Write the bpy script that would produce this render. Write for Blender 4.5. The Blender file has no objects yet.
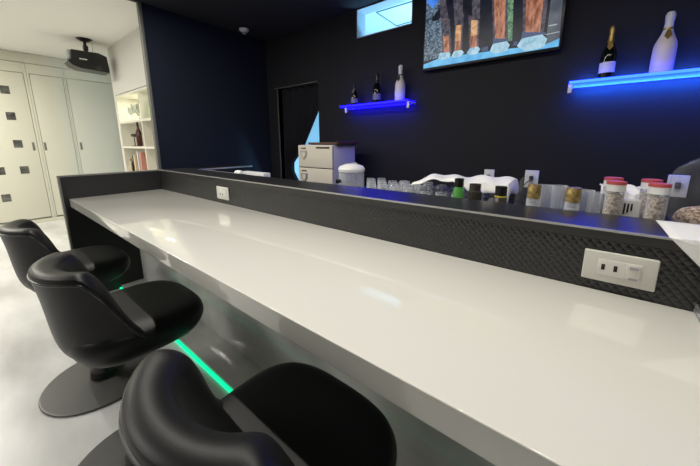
import bpy, bmesh, math, random
from mathutils import Vector, Matrix
random.seed(7)
PI = math.pi
C = bpy.context.scene.collection
# ------------------------------------------------------------------ camera
HC = 1.11
CX, CY, F = 350.0, 201.72, 297.393
# world axes (x right along bar, y to back wall, z up) in camera (right, down, forward)
AX = Vector((0.78362355, 0.11829776, -0.60986866))
AY = Vector((0.6212298, -0.15359443, 0.76842845))
AZ = -Vector((0.00276907, 0.98102721, 0.19385031))
def ray(px, py):
    v = Vector((px - CX, py - CY, F))
    return Vector((AX.dot(v), AY.dot(v), AZ.dot(v)))
def at(px, py, Y):
    v = ray(px, py); t = Y / v.y
    return Vector((v.x * t, Y, HC + v.z * t))
def atx(px, py, X):
    v = ray(px, py); t = X / v.x
    return Vector((X, v.y * t, HC + v.z * t))
def atz(px, py, Z):
    v = ray(px, py); t = (Z - HC) / v.z
    return Vector((v.x * t, v.y * t, Z))
cam = bpy.data.cameras.new('camera'); co = bpy.data.objects.new('camera', cam); C.objects.link(co)
right = Vector((AX.x, AY.x, AZ.x)); up = -Vector((AX.y, AY.y, AZ.y)); back = -Vector((AX.z, AY.z, AZ.z))
m = Matrix(((right.x, up.x, back.x, 0), (right.y, up.y, back.y, 0), (right.z, up.z, back.z, HC), (0, 0, 0, 1)))
co.matrix_world = m
cam.sensor_width = 36; cam.lens = F / 700 * 36; cam.shift_y = -(233 - CY) / 700
cam.clip_start = 0.02
bpy.context.scene.camera = co

# ------------------------------------------------------------------ materials
def mat(name, col, rough=0.5, metal=0.0, coat=0.0, spec=0.5, emit=None, es=0.0, trans=0.0, ior=1.45, alpha=1.0):
    m = bpy.data.materials.new(name); m.use_nodes = True
    b = m.node_tree.nodes['Principled BSDF']
    b.inputs['Base Color'].default_value = (*col, 1)
    b.inputs['Roughness'].default_value = rough
    b.inputs['Metallic'].default_value = metal
    b.inputs['Coat Weight'].default_value = coat
    b.inputs['Coat Roughness'].default_value = 0.03; b.inputs['Coat IOR'].default_value = 1.5
    b.inputs['Specular IOR Level'].default_value = spec
    b.inputs['Transmission Weight'].default_value = trans
    b.inputs['IOR'].default_value = ior
    b.inputs['Alpha'].default_value = alpha
    if emit:
        b.inputs['Emission Color'].default_value = (*emit, 1); b.inputs['Emission Strength'].default_value = es
    return m
def nodes(m):
    return m.node_tree.nodes, m.node_tree.links, m.node_tree.nodes['Principled BSDF']
def add_noise_color(m, c1, c2, scale=5, detail=4, lo=0.35, hi=0.65, target='Base Color', stretch=(1, 1, 1), rot=(0, 0, 0)):
    n, l, b = nodes(m)
    tc = n.new('ShaderNodeTexCoord'); mp = n.new('ShaderNodeMapping'); mp.inputs['Scale'].default_value = stretch
    mp.inputs['Rotation'].default_value = rot
    no = n.new('ShaderNodeTexNoise'); no.inputs['Scale'].default_value = scale; no.inputs['Detail'].default_value = detail
    cr = n.new('ShaderNodeValToRGB'); cr.color_ramp.elements[0].position = lo; cr.color_ramp.elements[1].position = hi
    cr.color_ramp.elements[0].color = (*c1, 1); cr.color_ramp.elements[1].color = (*c2, 1)
    l.new(tc.outputs['Object'], mp.inputs[0]); l.new(mp.outputs[0], no.inputs['Vector'])
    l.new(no.outputs['Fac'], cr.inputs[0]); l.new(cr.outputs[0], b.inputs[target])
    return no
def add_bump(m, scale=40, strength=0.1, dist=0.002):
    n, l, b = nodes(m)
    tc = n.new('ShaderNodeTexCoord'); no = n.new('ShaderNodeTexNoise'); no.inputs['Scale'].default_value = scale
    bp = n.new('ShaderNodeBump'); bp.inputs['Strength'].default_value = strength; bp.inputs['Distance'].default_value = dist
    l.new(tc.outputs['Object'], no.inputs['Vector']); l.new(no.outputs['Fac'], bp.inputs['Height']); l.new(bp.outputs[0], b.inputs['Normal'])

M = {}
M['marble'] = mat('marble_floor', (.6, .59, .54), .30)
add_noise_color(M['marble'], (.52, .52, .51), (.76, .765, .76), 1.6, 8, .35, .62, stretch=(1, 2.6, 1), rot=(0, 0, .5))
M['ceil_white'] = mat('white_ceiling_paper', (.90, .89, .83), .9)
M['wall_white'] = mat('white_wall_paper', (.74, .73, .68), .9); add_bump(M['wall_white'], 120, .08)
M['closet'] = mat('closet_paint', (.70, .69, .58), .55)
M['groove'] = mat('closet_gap', (.25, .25, .2), .8)
M['ceil_black'] = mat('black_ceiling_paper', (.010, .010, .014), .9); add_bump(M['ceil_black'], 90, .1)
M['wall_navy'] = mat('navy_wall_paper', (.004, .007, .022), .8)
M['wall_black'] = mat('black_wall_paper', (.0068, .0072, .0125), .75); add_bump(M['wall_black'], 60, .25)
M['wall_grey'] = mat('grey_room_wall', (.36, .35, .33), .8)
M['counter'] = mat('gloss_white_counter', (.80, .79, .73), .30, coat=1.0)
M['counter'].node_tree.nodes['Principled BSDF'].inputs['Coat Roughness'].default_value = .02
M['edge_grey'] = mat('counter_front_edge', (.62, .62, .6), .22, coat=.6)
M['ledge'] = mat('gloss_black_ledge', (.012, .012, .013), .36, spec=1.0)
M['panel_black'] = mat('matt_black_panel', (.012, .012, .013), .45)
M['trim_grey'] = mat('brushed_grey_trim', (.16, .16, .145), .5, metal=.2)
M['edge_light'] = mat('pale_metal_edge', (.60, .60, .58), .3, metal=.7)
M['knee'] = mat('gloss_grey_knee_panel', (.3, .3, .3), .10, spec=.6)
add_noise_color(M['knee'], (.34, .35, .33), (.56, .57, .54), 2.5, 6)
M['led_green'] = mat('green_led', (.0, .3, .2), .5, emit=(.0, 1, .42), es=1.1)
M['led_blue'] = mat('blue_led', (.0, .0, .4), .5, emit=(.03, .016, 22), es=1)
M['led_sky'] = mat('sky_blue_led', (.0, .1, .5), .5, emit=(.10, .42, 24), es=1)
M['acrylic_blue'] = mat('blue_acrylic', (.06, .06, .6), .25, emit=(.01, .005, 3), es=1)
M['acrylic_sky'] = mat('sky_acrylic', (.1, .25, .8), .25, emit=(.03, .17, 3), es=1)
M['leather'] = mat('black_leather', (.006, .006, .007), .42, spec=.38); add_bump(M['leather'], 220, .12, .001)
M['leather_pipe'] = mat('black_piping', (.015, .015, .016), .3)
M['base_metal'] = mat('black_coated_steel', (.11, .11, .105), .35, metal=.0)
M['stem_metal'] = mat('black_stem_steel', (.012, .012, .012), .35)
M['plate'] = mat('socket_plate', (.64, .63, .58), .4)
M['plate_in'] = mat('socket_insert', (.70, .69, .65), .35)
M['hole'] = mat('socket_hole', (.02, .018, .015), .6)
M['white_plastic'] = mat('white_plastic', (.8, .8, .8), .35)
M['grey_plastic'] = mat('grey_plastic', (.35, .35, .38), .4)
M['cream'] = mat('cream_cabinet_front', (.70, .65, .56), .4)
M['lilac'] = mat('white_side_blue_lit', (.72, .71, .80), .4)  # white side, its lilac tint stands in for blue light falling on it
M['seal'] = mat('dark_seal', (.05, .04, .04), .6)
M['black_plastic'] = mat('black_plastic', (.012, .012, .012), .3)
M['glass_dark'] = mat('dark_green_glass', (.004, .006, .004), .08, spec=.7)
M['gold'] = mat('gold_foil', (.40, .28, .09), .38, metal=.8)
M['gold_cap'] = mat('brass_cap', (.36, .26, .10), .45, metal=.6)
add_noise_color(M['gold_cap'], (.25, .17, .06), (.50, .38, .16), 90, 2)
M['label'] = mat('paper_label', (.75, .75, .72), .6)
M['label_dark'] = mat('crest_label', (.20, .20, .18), .6)
M['pink_white'] = mat('frosted_white_bottle', (.75, .68, .72), .35)
M['white_foil'] = mat('white_foil', (.72, .72, .78), .35)
M['glass'] = mat('clear_glass', (.92, .95, 1.0), .03, trans=1.0, ior=1.45)
M['acrylic'] = mat('clear_tumbler', (.80, .84, .92), .15, trans=.75, ior=1.3)
M['film'] = mat('clear_film', (.85, .87, .9), .12, trans=.92, ior=1.15)
M['cloth'] = mat('white_cloth', (.84, .84, .84), .9); add_bump(M['cloth'], 150, .4, .002)
M['tissue'] = mat('white_embossed_tissue', (.80, .80, .80), .9); add_bump(M['tissue'], 260, .6, .002)
M['green'] = mat('green_bottle_glass', (.10, .36, .09), .15)
M['brown_glass'] = mat('smoky_bottle_glass', (.05, .045, .04), .15)
M['yellow'] = mat('yellow_label', (.65, .55, .05), .5)
M['red'] = mat('red_lid', (.50, .09, .08), .5)
M['nuts'] = mat('snack_mix', (.5, .36, .26), .8); add_noise_color(M['nuts'], (.22, .14, .10), (.74, .60, .48), 130, 3, .4, .6)
M['ink'] = mat('black_ink', (.02, .02, .02), .5)
M['silver'] = mat('brushed_steel', (.5, .5, .5), .3, metal=.9)
M['brown'] = mat('brown_tray', (.10, .05, .04), .3)
M['curtain'] = mat('black_curtain_cloth', (.004, .004, .008), .9)
M['backroom'] = mat('pale_passage_wall', (.72, .76, .78), .8)
M['hatch'] = mat('hatch_frame', (.16, .22, .25), .7)
M['jamb'] = mat('grey_window_jamb', (.42, .45, .50), .7)
M['niche'] = mat('white_shelf_board', (.82, .80, .70), .5)
M['pane_dark'] = mat('smoked_pane', (.10, .10, .085), .2); add_noise_color(M['pane_dark'], (.05, .05, .045), (.17, .17, .15), 9, 2)
M['handle'] = mat('grey_recessed_handle', (.22, .22, .19), .4, metal=.4)
M['book'] = mat('rose_book_cover', (.62, .28, .22), .6)
M['tan'] = mat('tan_box', (.62, .50, .33), .6)
M['leaf'] = mat('pale_green_glass', (.40, .55, .30), .3)
M['amber'] = mat('amber_bottle', (.07, .02, .02), .2)
M['fixture'] = mat('lamp_face', (.8, .8, .8), .5, emit=(1, .95, .82), es=3.0)

# embossed diamond quilt on the bar partition
q = mat('embossed_black_panel', (.020, .020, .021), .34, spec=.6); M['quilt'] = q
n, l, b = nodes(q)
tc = n.new('ShaderNodeTexCoord'); sp = n.new('ShaderNodeSeparateXYZ'); l.new(tc.outputs['Object'], sp.inputs[0])
def mth(op, a, c=None):
    k = n.new('ShaderNodeMath'); k.operation = op
    for i, v in enumerate((a, c)):
        if v is None: continue
        if isinstance(v, (int, float)): k.inputs[i].default_value = v
        else: l.new(v, k.inputs[i])
    return k.outputs[0]
xs = mth('MULTIPLY', sp.outputs['X'], 2 * PI / .018); zs = mth('MULTIPLY', sp.outputs['Z'], 2 * PI / .020)
a1 = mth('ABSOLUTE', mth('SINE', mth('MULTIPLY', mth('ADD', xs, zs), .5)))
a2 = mth('ABSOLUTE', mth('SINE', mth('MULTIPLY', mth('SUBTRACT', xs, zs), .5)))
h = mth('POWER', mth('MULTIPLY', a1, a2), .6)
bp = n.new('ShaderNodeBump'); bp.inputs['Strength'].default_value = .55; bp.inputs['Distance'].default_value = .003
l.new(h, bp.inputs['Height']); l.new(bp.outputs[0], b.inputs['Normal'])

def clear(name, col, mixf, rough, fk=.65):
    m = bpy.data.materials.new(name); m.use_nodes = True; n = m.node_tree.nodes; l = m.node_tree.links; b = n['Principled BSDF']
    b.inputs['Base Color'].default_value = (*col, 1); b.inputs['Roughness'].default_value = rough; b.inputs['Specular IOR Level'].default_value = 1
    tr = n.new('ShaderNodeBsdfTransparent'); mx = n.new('ShaderNodeMixShader'); fr = n.new('ShaderNodeLayerWeight'); fr.inputs['Blend'].default_value = .35
    ma = n.new('ShaderNodeMath'); ma.operation = 'MULTIPLY_ADD'; ma.inputs[1].default_value = fk; ma.inputs[2].default_value = mixf; ma.use_clamp = True
    l.new(fr.outputs['Facing'], ma.inputs[0]); l.new(ma.outputs[0], mx.inputs[0]); l.new(tr.outputs[0], mx.inputs[1]); l.new(b.outputs[0], mx.inputs[2])
    l.new(mx.outputs[0], n['Material Output'].inputs['Surface']); return m
M['glass'] = clear('clear_glass', (.75, .78, .82), .10, .08)
M['acrylic'] = clear('clear_tumbler', (.78, .82, .90), .24, .12)
M['film'] = clear('clear_film', (.6, .62, .66), .03, .06, .22)
def emis(name, c1, c2=None, scale=30, s=1.0, stretch=(1, 1, 1), lo=.35, hi=.65):
    m = mat(name, (0, 0, 0), .3, emit=c1, es=s)
    if c2: add_noise_color(m, c1, c2, scale, 5, lo, hi, 'Emission Color', stretch)
    return m

# ------------------------------------------------------------------ mesh helpers
class MB:
    def __init__(s): s.bm = bmesh.new()
    def box(s, x0, x1, y0, y1, z0, z1, bev=0.0, rot=None, mi=0):
        b = bmesh.new()
        bmesh.ops.create_cube(b, size=1)
        bmesh.ops.scale(b, vec=(abs(x1 - x0), abs(y1 - y0), abs(z1 - z0)), verts=b.verts)
        if bev: bmesh.ops.bevel(b, geom=list(b.edges), offset=bev, segments=3, profile=.5, affect='EDGES')
        if rot: bmesh.ops.rotate(b, cent=(0, 0, 0), matrix=rot, verts=b.verts)
        bmesh.ops.translate(b, vec=((x0 + x1) / 2, (y0 + y1) / 2, (z0 + z1) / 2), verts=b.verts)
        for f in b.faces: f.material_index = mi
        s.merge(b); return s
    def merge(s, b):
        me = bpy.data.meshes.new('t'); b.to_mesh(me); b.free(); s.bm.from_mesh(me); bpy.data.meshes.remove(me)
    def lathe(s, prof, c=(0, 0, 0), seg=24, mi=0, axis='Z'):
        b = bmesh.new(); rings = []
        for r, z in prof:
            if r < 1e-6: rings.append([b.verts.new((0, 0, z))])
            else: rings.append([b.verts.new((r * math.cos(2 * PI * i / seg), r * math.sin(2 * PI * i / seg), z)) for i in range(seg)])
        for A, B in zip(rings, rings[1:]):
            for i in range(seg):
                j = (i + 1) % seg
                if len(A) == 1 and len(B) == 1: continue
                if len(A) == 1: b.faces.new((A[0], B[j], B[i]))
                elif len(B) == 1: b.faces.new((A[i], A[j], B[0]))
                else: b.faces.new((A[i], A[j], B[j], B[i]))
        if len(rings[0]) > 1: b.faces.new(rings[0][::-1])
        if len(rings[-1]) > 1: b.faces.new(rings[-1])
        bmesh.ops.recalc_face_normals(b, faces=b.faces)
        if axis == 'Y': bmesh.ops.rotate(b, cent=(0, 0, 0), matrix=Matrix.Rotation(PI / 2, 3, 'X'), verts=b.verts)
        if axis == 'X': bmesh.ops.rotate(b, cent=(0, 0, 0), matrix=Matrix.Rotation(PI / 2, 3, 'Y'), verts=b.verts)
        bmesh.ops.translate(b, vec=c, verts=b.verts)
        for f in b.faces: f.material_index = mi; f.smooth = True
        s.merge(b); return s
    def tube(s, pts, r, seg=10, closed=False):
        b = bmesh.new(); rings = []; N = len(pts); pts = [Vector(p) for p in pts]
        for i, p in enumerate(pts):
            if closed: t = pts[(i + 1) % N] - pts[i - 1]
            else: t = pts[min(i + 1, N - 1)] - pts[max(i - 1, 0)]
            t.normalize(); u = Vector((0, 0, 1)) if abs(t.z) < .9 else Vector((1, 0, 0))
            a = t.cross(u).normalized(); c = t.cross(a)
            rr = r[i] if isinstance(r, (list, tuple)) else r
            rings.append([b.verts.new(p + a * rr * math.cos(2 * PI * k / seg) + c * rr * math.sin(2 * PI * k / seg)) for k in range(seg)])
        rng = range(N) if closed else range(N - 1)
        for i in rng:
            A, B = rings[i], rings[(i + 1) % N]
            for k in range(seg): b.faces.new((A[k], A[(k + 1) % seg], B[(k + 1) % seg], B[k]))
        if not closed: b.faces.new(rings[0]); b.faces.new(rings[-1][::-1])
        bmesh.ops.recalc_face_normals(b, faces=b.faces)
        for f in b.faces: f.smooth = True
        s.merge(b); return s
    def prism(s, pts, d, mi=0):          # polygon (list of Vector) extruded by vector d
        b = bmesh.new(); A = [b.verts.new(p) for p in pts]; B = [b.verts.new(Vector(p) + Vector(d)) for p in pts]
        b.faces.new(A); b.faces.new(B[::-1])
        for i in range(len(pts)):
            j = (i + 1) % len(pts); b.faces.new((A[j], A[i], B[i], B[j]))
        bmesh.ops.recalc_face_normals(b, faces=b.faces)
        for f in b.faces: f.material_index = mi
        s.merge(b); return s
    def poly(s, pts, mi=0):
        vs = [s.bm.verts.new(p) for p in pts]; f = s.bm.faces.new(vs); f.material_index = mi; return s
    def grid(s, rows, mi=0, closed=False):
        V = [[s.bm.verts.new(p) for p in r] for r in rows]
        for A, B in zip(V, V[1:]):
            m_ = len(A)
            for i in range(m_ if closed else m_ - 1):
                f = s.bm.faces.new((A[i], A[(i + 1) % m_], B[(i + 1) % m_], B[i])); f.smooth = True; f.material_index = mi
        return s
    def build(s, name, mt, parent=None, loc=(0, 0, 0), smooth=False):
        me = bpy.data.meshes.new(name)
        if loc != (0, 0, 0): bmesh.ops.translate(s.bm, vec=-Vector(loc), verts=s.bm.verts)
        s.bm.to_mesh(me); s.bm.free()
        for k in (mt if isinstance(mt, (list, tuple)) else [mt]): me.materials.append(k)
        o = bpy.data.objects.new(name, me); C.objects.link(o); o.location = loc
        if parent: o.parent = parent
        me.set_sharp_from_angle(angle=math.radians(38))
        if smooth:
            for p in me.polygons: p.use_smooth = True
        return o
def tag(o, label=None, cat=None, group=None, kind=None):
    if label: o['label'] = label
    if cat: o['category'] = cat
    if group: o['group'] = group
    if kind: o['kind'] = kind
    return o
def thing(name, loc, label, cat, group=None, rz=0):
    o = bpy.data.objects.new(name, None); C.objects.link(o); o.location = loc; o.rotation_euler = (0, 0, rz)
    o.empty_display_size = .05
    return tag(o, label, cat, group)
def dup(root, loc=None, label=None, group=None, rz=None, name=None):
    r = root.copy(); C.objects.link(r)
    if loc is not None: r.location = loc
    if rz is not None: r.rotation_euler = (0, 0, rz)
    if label: r['label'] = label
    if group: r['group'] = group
    for ch in list(root.children):
        c = ch.copy(); C.objects.link(c); c.parent = r
        for g in list(ch.children):
            d = g.copy(); C.objects.link(d); d.parent = c
    return r
def struct(name, mb, mt, parent=None):
    o = mb.build(name, mt, parent)
    if not parent: o['kind'] = 'structure'
    return o

# ------------------------------------------------------------------ setting
ZC = 2.30; YB = 2.38; XE = -2.745; XW = -3.17; XCL = -6.03; YF = -2.5; XR = 1.5
struct('floor', MB().box(-6.6, XR + .1, YF - .1, 3.8, -.1, 0), M['marble'])
struct('ceiling', MB().box(-6.6, XW, YF - .1, 2.6, ZC, ZC + .1), M['ceil_white'])
struct('ceiling', MB().box(XW, XR + .1, YF - .1, YB, ZC, ZC + .1), M['ceil_black'])
struct('wall_left', MB().box(-6.6, -6.5, YF, 2.6, 0, ZC), M['wall_white'])
struct('wall_front', MB().box(-6.6, XR + .1, YF - .1, YF, 0, ZC), M['wall_grey'])
struct('wall_right', MB().box(XR, XR + .1, YF, YB, 0, ZC), M['wall_black'])
# back wall of the bar with doorway and transom window openings
dl, dr, dz = at(278, 90, YB).x, at(318, 81, YB).x, at(300, 85, YB).z
wl, wr_, wz0, wz1 = at(357.1, 20, YB).x, at(412.3, 20, YB).x, at(357.1, 38.6, YB).z, at(357.1, 10.0, YB).z
wb = MB()
T = .12
wb.box(XW, dl, YB, YB + T, 0, ZC).box(dl, dr, YB, YB + T, dz, ZC).box(dr, wl, YB, YB + T, 0, ZC)
wb.box(wl, wr_, YB, YB + T, 0, wz0).box(wl, wr_, YB, YB + T, wz1, ZC).box(wr_, XR, YB, YB + T, 0, ZC)
struct('wall_back', wb, M['wall_black'])
struct('wall_bar_left', MB().box(XW - .03, XW, 1.11, YB, 0, ZC), M['wall_navy'])
struct('trim_1', MB().box(XW - .04, XW + .006, 1.085, 1.11, 0, ZC, .002), M['trim_grey'])
struct('trim_2', MB().box(XW - .012, XW + .012, YF, 1.085, ZC - .012, ZC + .001), M['trim_grey'])
# passage behind the back wall, seen through doorway and transom
struct('wall_passage', MB().box(-4.0, .2, 3.75, 3.85, 0, 2.5).box(-4.1, -4.0, YB + T, 3.85, 0, 2.5).box(.2, .3, YB + T, 3.85, 0, 2.5), M['backroom'])
struct('ceiling_passage', MB().box(-4.1, .3, YB + T, 3.85, 2.45, 2.5), M['backroom'])
# transom window
wn = MB(); j = .006
wn.box(wl, wl + j, YB - .004, YB + T, wz0, wz1).box(wr_ - j, wr_, YB - .004, YB + T, wz0, wz1)
wn.box(wl, wr_, YB - .004, YB + T, wz0, wz0 + j).box(wl, wr_, YB - .004, YB + T, wz1 - j, wz1)
w1 = struct('window_1', wn, M['jamb'])
# doorway frame
dm = MB(); f_ = .007
dm.box(dl - f_, dl, YB - .012, YB + T, 0, dz + f_).box(dl - .06, dr, YB - .012, YB + T, dz, dz + f_)
d1 = struct('door_1', dm, M['trim_grey'])
hz = 2.449
hp = [atz(340 + x / 7, y / 7, hz) for x, y in ((255, 85), (520, 4), (520, 143), (395, 180))]
hm = MB()
for a_, b_ in zip(hp, hp[1:] + hp[:1]): hm.tube([a_, b_], .008, 6)
tag(hm.build('ceiling_hatch', M['hatch']), 'square hatch outline on the passage ceiling seen through the high window', 'hatch')

# white shelf wall of the lounge with a niche
Y1 = 1.288
sl = at(114.5, 91, Y1).x; sr = -3.42; sz1 = at(137, 88.6, Y1).z + .005; sz0 = .40
al = MB(); D = .30
al.box(-4.98, sl, Y1, Y1 + D, 0, ZC).box(sl, XW - .031, Y1, Y1 + D, sz1, ZC).box(sl, XW - .031, Y1, Y1 + D, 0, sz0)
al.box(sr, XW - .031, Y1, Y1 + D, sz0, sz1).box(sl, sr, Y1 + .26, Y1 + D, sz0, sz1)
struct('wall_shelf_side', al, M['wall_white'])
struct('wall_lounge_end', MB().box(-6.5, -4.98, 2.0, 2.1, 0, ZC), M['wall_white'])

# ------------------------------------------------------------------ closets
def closet(label, y0, y1, dy0, dy1, hy, name='closet_cabinet', squares=()):
    t = thing(name, (XCL, (y0 + y1) / 2, 0), label, 'closet', None)
    L = Vector((XCL, (y0 + y1) / 2, 0)); o = lambda v: v - L.y
    ft = MB()
    zt, zb, dzt = 2.165, .055, 2.035
    ft.box(-.42, -.02, o(y0), o(y1), 0.0, zt)                       # carcass
    ft.box(-.02, 0.0, o(y0) + .0015, o(dy0) - .003, zb, zt, .001).box(-.02, 0.0, o(dy1) + .003, o(y1) - .0015, zb, zt, .001)
    ft.box(-.02, 0.0, o(dy0) - .003, o(dy1) + .003, dzt + .004, zt, .001)
    ft.build('cabinet_frame', M['closet'], t)
    MB().box(-.02, .004, o(y0), o(y1), 0, zb - .004, .001).build('plinth', M['closet'], t)
    MB().box(-.42, -.006, o(y0), o(y1), zt + .006, ZC - .004, .001).build('top_filler', M['closet'], t)
    g = MB().box(-.0205, -.019, o(dy0) - .006, o(dy1) + .006, zb, dzt + .006).build('shadow_gap', M['groove'], t)
    d = MB().box(-.018, .002, o(dy0) + .002, o(dy1) - .002, zb + .02, dzt - .002, .002).build('door', M['closet'], t)
    if hy is not None: MB().box(.0015, .006, o(hy) - .012, o(hy) + .012, 1.02, 1.13, .001).build('handle', M['handle'], d)
    for (sy, sz) in squares:
        MB().box(.0015, .005, o(sy) - .038, o(sy) + .046, sz - .050, sz + .050, .001).build('smoked_pane', M['pane_dark'], d)
    return t
sq = [(.40, 1.80), (.405, 1.47), (.415, 1.11), (.425, .76), (.205, .76), (.205, .40), (.205, 1.11), (.0, .40)]
closet('cream closet unit whose door carries staggered small smoked square panes', -.20, .63, -.05, .60, .56, squares=sq)
closet('narrow plain cream closet unit with handle on its left edge, in the middle', .63, 1.005, .655, .985, .675)
closet('wide plain cream closet unit below the hanging projector, beside the shelf wall', 1.005, 1.95, 1.025, 1.56, 1.06)
closet('cream closet unit farthest toward the near wall of the lounge', -1.0, -.20, -.95, -.25, -.30)

# ------------------------------------------------------------------ lounge display shelf
def P(px, py): return at(px, py, Y1)
ds = thing('display_shelf', ((sl + sr) / 2, Y1 + .13, sz0), 'white built-in display shelf with square compartments in the lounge wall', 'shelf')
ox, oy, oz = ds.location
divx = [sl + .50 + .46 * 0 - .0, -3.62]
divx = [P(140, 112).x]
zs_ = [at(137, 88.6, Y1).z, P(137, 120.6).z, P(140, 147.5).z, .73, sz0]
th = .018
for x in (sl + th / 2 + .001, sr - th / 2 - .001): MB().box(x - th / 2 - ox, x + th / 2 - ox, -.128, .119, 0.001, sz1 - oz - .001).build('side_panel', M['niche'], ds)
MB().box(sl - ox + .001, sr - ox - .001, .120, .129, 0.001, sz1 - oz - .001).build('back_panel', M['niche'], ds)
for z in (sz1 - .02, zs_[1], zs_[2], zs_[3], sz0 + .02):
    MB().box(sl - ox + .02, sr - ox - .02, -.126, .119, z - oz - .012, z - oz + .012).build('shelf_board', M['niche'], ds)
MB().box(divx[0] - ox - .012, divx[0] - ox + .012, -.127, .118, 0.001, sz1 - oz - .032).build('divider', M['niche'], ds)
# contents
def wineglass(h=.17, r=.032):
    return MB().lathe([(0, 0), (r * .9, 0), (r * .9, .003), (.004, .008), (.004, h * .45), (r * .6, h * .52), (r, h * .7), (r * .85, h), (r * .82, h), (r * .94, h * .7), (.5 * r, h * .56), (0, h * .53)], seg=14)
zA = zs_[1] + .0125
g0 = None
for i, (x, y, s) in enumerate(((-4.66, 1.36, 1), (-4.58, 1.42, .8), (-4.50, 1.35, 1.15), (-4.42, 1.42, .9), (-4.33, 1.35, 1.1), (-4.26, 1.43, .85), (-4.20, 1.36, 1))):
    if g0 is None:
        g0 = wineglass().build('wine_glass', clear('niche_glass', (.34, .38, .33), .3, .2)); o = g0
    else: o = g0.copy(); C.objects.link(o)
    o.location = (x, y, zA); o.scale = (1, 1, s)
    tag(o, 'clear stemmed glass in the lit upper left compartment of the display shelf', 'glass', 'glasses in the lit compartment')
t = MB().lathe([(0, 0), (.045, 0), (.05, .1), (.03, .16), (.02, .24), (.022, .25), (0, .25)], seg=16).build('green_vase', M['leaf'], loc=(0, 0, 0), smooth=True)
t.location = (-3.98, 1.38, zA); tag(t, 'pale green glass vase in the upper right compartment of the display shelf', 'vase')
t = MB().lathe([(0, 0), (.04, 0), (.045, .12), (.03, .16), (0, .17)], seg=16).build('tan_jar', M['tan'], smooth=True)
t.location = (-3.90, 1.38, zs_[2] + .0125); tag(t, 'squat tan jar in the middle right compartment of the display shelf', 'jar')
def simple_bottle(name, mt, mt2, h, r, label, loc, cat='bottle', group=None):
    t = thing(name, loc, label, cat, group)
    MB().lathe([(0, 0), (r, 0), (r, h * .55), (r * .4, h * .72), (r * .34, h * .8)], seg=20).build('glass_body', mt, t)
    MB().lathe([(r * .37, h * .79), (r * .40, h), (0, h)], seg=16).build('cap', mt2, t)
    return t
simple_bottle('liqueur_bottle', M['amber'], M['amber'], .30, .032, 'dark red slim bottle in the middle compartment of the display shelf', (at(139.5, 140, 1.33).x, 1.33, zs_[2] + .014))
cm = thing('toy_stand', (at(134.5, 140, 1.33).x, 1.33, zs_[2] + .0125), 'small black gadget on a wire stand beside the dark red bottle', 'gadget')
MB().lathe([(0, 0), (.04, 0), (.04, .006), (.005, .01), (.005, .12)], seg=16).build('stand', M['black_plastic'], cm)
MB().box(-.05, .04, -.02, .02, .12, .155, .006).lathe([(.02, -.03), (.02, .03)], (.05, 0, .135), 12, axis='X').build('head', M['black_plastic'], cm)
zl = zs_[3] + .0125
o = MB().box(-.035, .0, -.09, .09, 0, .26, .003).build('rose_book', M['book']); o.location = (at(143.5, 160, 1.33).x, 1.395, zl); tag(o, 'tall rose red book standing against the divider on the lower compartment', 'book')
o = MB().box(-.012, .012, -.09, .09, 0, .27, .002).build('white_book', M['label']); o.location = (at(140.2, 160, 1.33).x, 1.395, zl); tag(o, 'thin white book standing beside the rose red book', 'book')
o = MB().box(-.028, .028, -.07, .07, 0, .22, .003).build('tan_box', M['tan']); o.location = (at(137.5, 160, 1.33).x, 1.365, zl); tag(o, 'upright tan box left of the white book on the display shelf', 'box')
simple_bottle('black_bottle', M['glass_dark'], M['black_plastic'], .21, .03, 'short black bottle left of the tan box on the display shelf', (at(133.6, 160, 1.33).x, 1.33, zl))
simple_bottle('amber_flask', M['tan'], M['gold'], .17, .028, 'small amber flask, leftmost on the lower compartment of the display shelf', (at(131, 160, 1.33).x, 1.33, zl))

# ------------------------------------------------------------------ projector
pm = atz(84, 39, ZC)
pj = thing('ceiling_projector', (pm.x, pm.y, ZC), 'black projector hanging from the white lounge ceiling', 'projector')
Lp = atx(68, 60, pm.x + .05).y - pm.y; Rp = atx(107, 62, pm.x).y - pm.y
zt_ = atx(88, 52, pm.x + .05).z - ZC; zb_ = atx(88, 69, pm.x + .05).z - ZC
MB().lathe([(0, -.03), (.035, -.03), (.075, -.004), (.075, -.001), (0, -.001)], seg=24).build('ceiling_mount', M['black_plastic'], pj)
MB().tube([(0, 0, -.02), (0, 0, -.07), (.02, 0, -.1), (0, 0, zt_ + .005)], .016, 10).lathe([(.03, -.02), (.03, .02)], (0, 0, -.10), 12, axis='Y').build('swivel_arm', M['black_plastic'], pj)
bb = MB()
prof = [(Lp + .04, zt_), (Rp * .55, zt_ + .008), (Rp - .01, zt_ - .02), (Rp, zb_ - .005 + .04), (Rp, zb_ - .01), (Lp + .10, zb_), (Lp + .03, zb_ + .025), (Lp, zb_ + .06), (Lp + .01, zb_ + .075), (Lp + .03, zb_ + .09)]
bb.prism([Vector((.05, y, z)) for y, z in prof], (-.22, 0, 0)).build('projector_body', M['black_plastic'], pj)
MB().box(.0502, .052, Lp + .10, Lp + .17, zb_ + .095, zb_ + .108).build('white_nameplate', M['label'], pj)
MB().box(-.05, .049, Lp + .012, Lp + .026, zb_ + .095, zt_ - .005, .003).build('lens_cover', M['grey_plastic'], pj)
MB().lathe([(.02, 0), (.024, .004), (.02, .008)], (.05, Lp + .27, zb_ + .03), 14, axis='X').build('dial', M['seal'], pj)
MB().tube([(0, .04, -.005), (0, .07, -.05), (0, .06, zt_ - .003)], .004, 6).build('cable', M['label'], pj)

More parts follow.
